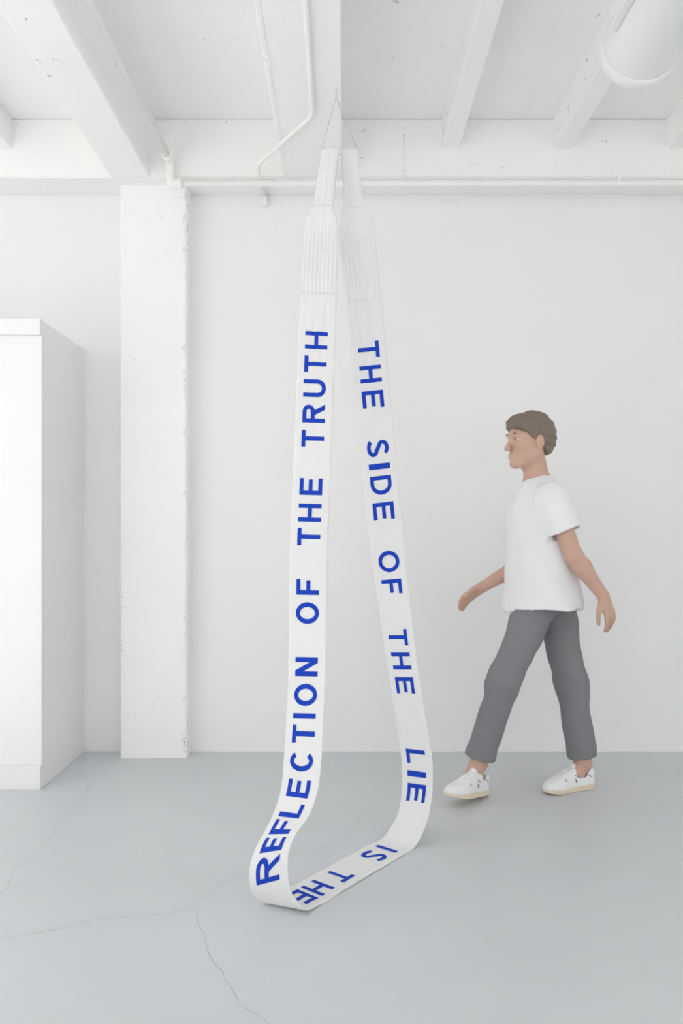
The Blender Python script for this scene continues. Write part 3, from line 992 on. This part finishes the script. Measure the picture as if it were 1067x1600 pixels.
# ---- body
B = Field((.42, 3.25, .03), (1.40, 3.98, 1.76), .0042)
B.add(rc(neckb + (0.0, 0, .02), headc + (.012, 0, -.05), .056, .052))
tor = fwd
B.add(rc(chest + (0, 0, -.02), neckb + (0, 0, -.06), .105, .085, fwd, .8), .05)
B.add(rc(chest, pelvis, .11, .115, fwd, .85), .05)
B.add(rc(shL + (0, .03, 0), shR + (0, -.03, 0), .052, .052), .05)
for sh, el, wr in ((shL, elL, wrL), (shR, elR, wrR)):
    B.add(rc(sh, el, .048, .037), .03)
    m = el + (wr - el) * .28
    B.add(rc(el, m, .036, .039), .02); B.add(rc(m, wr, .039, .025), .02)
for hp, kn, an in ((hipL, knL, anL), (hipR, knR, anR)):
    B.add(rc(hp, kn, .075, .05), .04)
    B.add(rc(kn, an, .05, .036), .03)
    B.add(rc(an, an + fwd * .03 + (0, 0, -.05), .038, .036), .02)
    B.add(ell(an + lat * .034 + (0, 0, -.005), (.012, .012, .014)), .01)
    B.add(ell(an - lat * .034 + (0, 0, -.005), (.012, .012, .014)), .01)
# head
hf = unit((-1, -.30, -.06)); hl = unit(np.cross((0, 0, 1), hf)); hu = np.cross(hf, hl)
HM = np.stack([hf, hl, hu], 1)
hp_ = lambda x, y, z: headc + HM @ V3(x, y, z)
B.add(ell(hp_(-.012, 0, .034), (.098, .077, .090), HM), .02)
B.add(ell(hp_(.034, 0, -.028), (.060, .059, .088), HM), .03)
for sy in (-1, 1):
    B.add(rc(hp_(-.005, sy * .05, -.052), hp_(.072, sy * .012, -.098), .024, .017), .025)
    B.add(ell(hp_(.060, sy * .038, -.022), (.022, .02, .02), HM), .02)
    B.add(ell(hp_(-.008, sy * .080, -.008), (.021, .010, .033), HM), .008)
    B.sub(ell(hp_(.096, sy * .033, .012), (.018, .018, .009), HM), .014)
    B.add(ell(hp_(.108, sy * .012, -.031), (.010, .008, .008), HM), .006)
B.add(rc(hp_(.082, -.030, .030), hp_(.082, .030, .030), .012, .012), .018)
B.add(rc(hp_(.090, 0, .014), hp_(.117, 0, -.028), .008, .011), .010)
B.add(ell(hp_(.084, 0, -.098), (.018, .022, .016), HM), .016)
for z, r in ((-.058, .0085), (-.070, .0095)):
    B.add(rc(hp_(.090, -.018, z), hp_(.099, 0, z), r * .6, r), .006)
    B.add(rc(hp_(.090, .018, z), hp_(.099, 0, z), r * .6, r), .006)
# hands
def hand(field, wr, d, n, side, curl):
    """wr wrist, d finger direction, n palm normal (towards the palm), side: +1/-1 where the thumb leaves"""
    d, n = unit(d), unit(n); l = unit(np.cross(d, n)) * side
    P = lambda x, y, z: wr + d * x + l * y + n * z
    field.add(rc(wr - d * .01, P(.03, 0, 0), .026, .027, n, .72), .012)
    for y in (-.027, -.009, .009, .026):
        field.add(rc(P(.012, y * .5, 0), P(.086, y, 0), .013, .0105), .010)
    for y, L in ((.030, .070), (.0105, .080), (-.010, .074), (-.029, .058)):
        a = P(.086, y, 0)
        prev, ang = a, 0
        for f_, r0, r1 in ((.46, .0092, .0084), (.31, .0084, .0077), (.23, .0077, .0068)):
            ang += curl
            dd = d * math.cos(ang) + n * math.sin(ang) + l * (y * 1.6)
            nx = prev + unit(dd) * L * f_
            field.add(rc(prev, nx, r0, r1), .003)
            prev = nx
    a = P(.022, .020, .006); b_ = P(.052, .046, .016); c_ = P(.082, .054, .026)
    c2_ = P(.104, .052, .032)
    field.add(rc(a, b_, .0155, .0115), .010); field.add(rc(b_, c_, .0110, .0095), .003); field.add(rc(c_, c2_, .0095, .0078), .003)
hand(B, wrL, unit(wrL - elL) * .8 + V3(-.05, 0, -.55), V3(-.55, .75, -.2), -1, .26)
hand(B, wrR, unit(wrR - elR) + V3(0, -.05, -.12), V3(.15, -.75, -.6), 1, .24)
body = B.mesh('body', 'skin', person, 2)

# ---- eyes
for sy in (-1, 1):
    c = hp_(.0735, sy * .033, .012)
    bm = bmesh.new()
    bmesh.ops.create_uvsphere(bm, u_segments=14, v_segments=10, radius=.0112)
    bmesh.ops.translate(bm, vec=Vector(c), verts=bm.verts)
    bm_link('eye', bm, 'eyewhite', person, True)
    bm = bmesh.new()
    bmesh.ops.create_uvsphere(bm, u_segments=12, v_segments=8, radius=.0058)
    bmesh.ops.translate(bm, vec=Vector(c + hf * .0070), verts=bm.verts)
    bm_link('iris', bm, 'eye', person, True)

# ---- hair
Hf = Field(headc - .16, headc + .17, .0042)
Hf.add(ell(hp_(-.016, 0, .040), (.108, .088, .098), HM), .01)
Hf.add(ell(hp_(-.058, 0, .000), (.060, .075, .075), HM), .03)
Hf.add(rc(hp_(.050, -.045, .085), hp_(.062, .05, .080), .034, .030), .03)
lo_, hi_ = headc - .16, headc + .17
nh = HM @ unit((.62, 0, -.78))
Hf.sub(half(hp_(.072, 0, .050), -nh, lo_, hi_), .012)      # keeps what lies above and behind the hairline
Hf.displace(lambda P: .0022 * np.sin(((P - headc) @ HM)[:, 1] * 260 + 5 * np.sin(((P - headc) @ HM)[:, 0] * 30)) + .002 * np.sin(P[:, 2] * 190 + 40 * P[:, 0]))
Hf.mesh('hair', 'hair', person, 1)
for sy in (-1, 1):
    pts = [hp_(.094 - abs(y - .033) * .3, sy * y, .033 + .003 * math.sin((y - .016) / .034 * 3)) for y in np.linspace(.016, .050, 7)]
    tube('eyebrow', pts, [.0015, .003, .0034, .0034, .003, .0025, .0012], 'hair', person, 8)

# ---- t-shirt
def folds(seed, amp, fx, fy, fz):
    r = np.random.default_rng(seed)
    K = [(r.normal(0, 1, 3) * (fx, fy, fz), r.uniform(0, 6.28), r.uniform(.5, 1)) for _ in range(7)]
    def fn(P):
        s = 0
        for k_, ph, a in K:
            s = s + a * np.sin(P @ k_ + ph + 1.3 * np.sin(P @ k_[::-1] * .5))
        return amp * s / 3
    return fn
hem = at(851, 950, 3.63)
Tm = Field((.66, 3.28, .78), (1.22, 3.98, 1.50), .0045)
Tm.add(rc(chest + (0, 0, .02), neckb + (0.004, 0, -.055), .128, .095, fwd, .86), .05)
Tm.add(rc(shL + (0, .035, -.012), shR + (0, -.035, -.012), .066, .066), .06)
Tm.add(rc(chest + (0, .03, .0), chest + (0, -.03, 0), .128, .128, fwd, .95), .05)
for dy in (-.04, .04):
    Tm.add(cone(chest + lat * dy * .6, hem + lat * dy + fwd * .012, .135, .172, fwd, .95, False), .04)
Tm.add(rc(neckb + (0, 0, -.02), neckb + (0, 0, -.055), .062, .085), .03)
for sh, el in ((shL, elL), (shR, elR)):
    e = sh + (el - sh) * .60
    Tm.add(cone(sh + (0, 0, -.006), e, .066, .075, None, 1, False), .035)
Tm.displace(lambda P: folds(3, .0075, 20, 20, 24)(P) + .0035 * np.sin(38 * P[:, 0] + 30 * P[:, 2] + 2 * np.sin(9 * P[:, 1])) * np.clip((1.2 - P[:, 2]) * 4, 0, 1))
for sh, el in ((shL, elL), (shR, elR)):
    e = sh + (el - sh) * .60; u_ = unit(el - sh)
    Tm.sub(cone(e - u_ * .03, e + u_ * .02, .054, .058))
for dy in (-.04, .04):
    Tm.sub(cone(hem + fwd * .012 + lat * dy + (0, 0, .03), hem + fwd * .012 + lat * dy + (0, 0, -.03), .132, .132, fwd, .95))
Tm.sub(rc(neckb + (-.006, 0, .040), neckb + (-.004, 0, -.004), .066, .060))
shirt = Tm.mesh('t_shirt', 'shirt', person, 2)
cr = []
for a in np.linspace(0, 2 * math.pi, 40):
    cr.append(neckb + fwd * (.060 * math.cos(a)) + lat * (.066 * math.sin(a)) + (0, 0, -.004 - .020 * math.cos(a)))
tube('collar', cr, .0058, 'shirt', shirt, 8)

# ---- trousers
Tr = Field((.52, 3.36, .10), (1.22, 3.88, 1.0), .0045)
Tr.add(rc(pelvis + (0.01, .055, .0), pelvis + (0.01, -.055, .0), .100, .100), .05)
for hp, kn, an, o in ((hipL, knL, anL, .030), (hipR, knR, anR, .022)):
    he = an + unit(kn - an) * o
    Tr.add(rc(hp + (kn - hp) * .20 + (0, (pelvis[1] - hp[1]) * .18, 0), kn, .090, .066), .035)
    Tr.add(cone(kn, he, .066, .067, None, 1, False), .05)
Tr.displace(lambda P: folds(5, .006, 14, 14, 30)(P) + .002 * np.sin(60 * P[:, 2] + 25 * P[:, 0] + 3 * np.sin(11 * P[:, 1])) * (np.exp(-((P[:, 2] - .5) / .1) ** 2) + np.exp(-((P[:, 2] - .2) / .07) ** 2)))
for hp, kn, an, o in ((hipL, knL, anL, .030), (hipR, knR, anR, .022)):
    he = an + unit(kn - an) * o; u_ = unit(an - kn)
    Tr.sub(cone(he - u_ * .03, he + u_ * .03, .049, .049))
Tr.mesh('trousers', 'trousers', person, 2)

# ---- sneakers (built in place: x runs from heel to toe)
def sneaker(heel, yaw, pitch, side):
    """heel: point on the ground under the back of the sole; yaw/pitch of the toe direction; side +1: inner side faces the camera"""
    d = V3(math.cos(yaw) * math.cos(pitch), math.sin(yaw) * math.cos(pitch), math.sin(pitch))
    l = unit(np.cross((0, 0, 1), d)); u = np.cross(d, l)
    Rm = np.stack([d, l, u], 1)
    W_ = lambda x, y, z: heel + Rm @ V3(x, y, z)
    c = W_(.138, 0, .06)
    lo_, hi_ = c - .19, c + .19
    def foot(P):
        q = (P - heel.astype(np.float32)) @ Rm.astype(np.float32)
        return q[..., 0], q[..., 1], q[..., 2]
    def outline(x):
        """half width of the footprint and its centre line"""
        t = np.clip(x / .276, 0, 1)
        w = np.interp(t, [0, .03, .08, .2, .45, .68, .82, .92, .97, 1], [.004, .020, .030, .034, .036, .047, .046, .036, .022, .004])
        cl_ = side * np.interp(t, [0, .4, .7, 1], [0, -.002, .004, .012])
        return w, cl_
    def sole_fn(P):
        x, y, z = foot(P)
        w, cl_ = outline(x)
        spring = np.interp(x, [0, .19, .276], [0, 0, .010])
        zt = np.interp(x, [0, .1, .276], [.030, .025, .024])
        dx_ = np.maximum(np.maximum(-x - .001, x - .277), np.abs(y - cl_) - (w + .004))
        return np.maximum(dx_ * .8, np.maximum(spring - z, z - zt)).astype(np.float32)
    def upper_fn(P):
        x, y, z = foot(P)
        w, cl_ = outline(x)
        top = np.interp(x, [0, .02, .06, .09, .12, .16, .20, .24, .265, .28], [.085, .092, .086, .098, .103, .088, .070, .058, .046, .026])
        hz = np.clip((z - .022) / np.maximum(top - .022, .01), 0, 1.4)
        ww = w * np.sqrt(np.clip(1 - (hz ** 2.4) * np.interp(x, [0, .08, .12, .2, .28], [.35, .42, .72, .95, 1.0]), .0, 1)) + .001
        dd = np.maximum(np.abs(y - cl_) - ww, z - top)
        dd = np.maximum(dd, np.maximum(.018 - z, np.maximum(-x + .002, x - .275)))
        return (dd * .75).astype(np.float32)
    sf = Field(lo_, hi_, .003)
    sf.add((upper_fn, lo_, hi_), .004)
    sf.sub(rc(W_(.052, 0, .130), W_(.070, 0, .070), .034, .030), .006)        # the mouth of the shoe
    up_ = sf.mesh('sneaker', 'leather', person, 3)
    s2 = Field(lo_, hi_, .003)
    s2.add((sole_fn, lo_, hi_), .004)
    s2.mesh('sole', 'sole', up_, 2)
    for i, x in enumerate((.118, .134, .150, .166, .182)):
        zt = float(np.interp(x, [.09, .12, .16, .20], [.098, .103, .088, .070])) + .002
        hw = .024
        pts = [W_(x + .004 * t * (1 if i % 2 else -1), hw * t, zt - .012 * t * t) for t in np.linspace(-1, 1, 9)]
        tube('lace', pts, .0032, 'leather', up_, 8)
    tg = [W_(.098 + .02 * t, 0, .100 + .012 * (1 - t)) for t in np.linspace(0, 1, 5)]
    tube('tongue', tg, [.014, .017, .018, .017, .012], 'leather', up_, 10)
    # printed marks on the flank that faces the camera
    fs = -1 if l[1] > 0 else 1
    def flank(x, z, L, a, wd, m, name):
        wl, cl_ = outline(np.array(x))
        V, Fc = [], []
        for t in np.linspace(-.5, .5, 5):
            for e in (-.5, .5):
                xx = x + math.cos(a) * L * t - math.sin(a) * wd * e
                zz = z + math.sin(a) * L * t + math.cos(a) * wd * e
                best = None
                # march inwards to the leather
                for yy in np.linspace(.07, 0, 71):
                    if float(upper_fn(W_(xx, fs * yy, zz)[None, :].astype(np.float32))[0]) < 0.0012:
                        best = yy; break
                V.append(W_(xx, fs * ((best or .03) + .0012), zz))
        for i in range(4):
            Fc.append((2*i, 2*i+1, 2*i+3, 2*i+2))
        pymesh(name, V, Fc, m, up_)
    flank(.118, .050, .016, 1.2, .005, 'mark', 'logo_mark')
    flank(.112, .070, .024, .55, .003, 'mark', 'side_stripe')
    flank(.040, .064, .022, .5, .003, 'mark', 'side_stripe')
    flank(.176, .060, .012, .9, .004, 'redmark', 'lace_tab')
    return up_
hR = on_floor(927, 1229.5)
tR = on_floor(850, 1239)
sneaker(V3(hR[0], hR[1], 0), math.atan2(tR[1] - hR[1], tR[0] - hR[0]), 0.0, 1)
hL = anL + V3(.036, .036, 0)
sneaker(V3(hL[0], hL[1], 0.002), math.pi + .80, .15, -1)
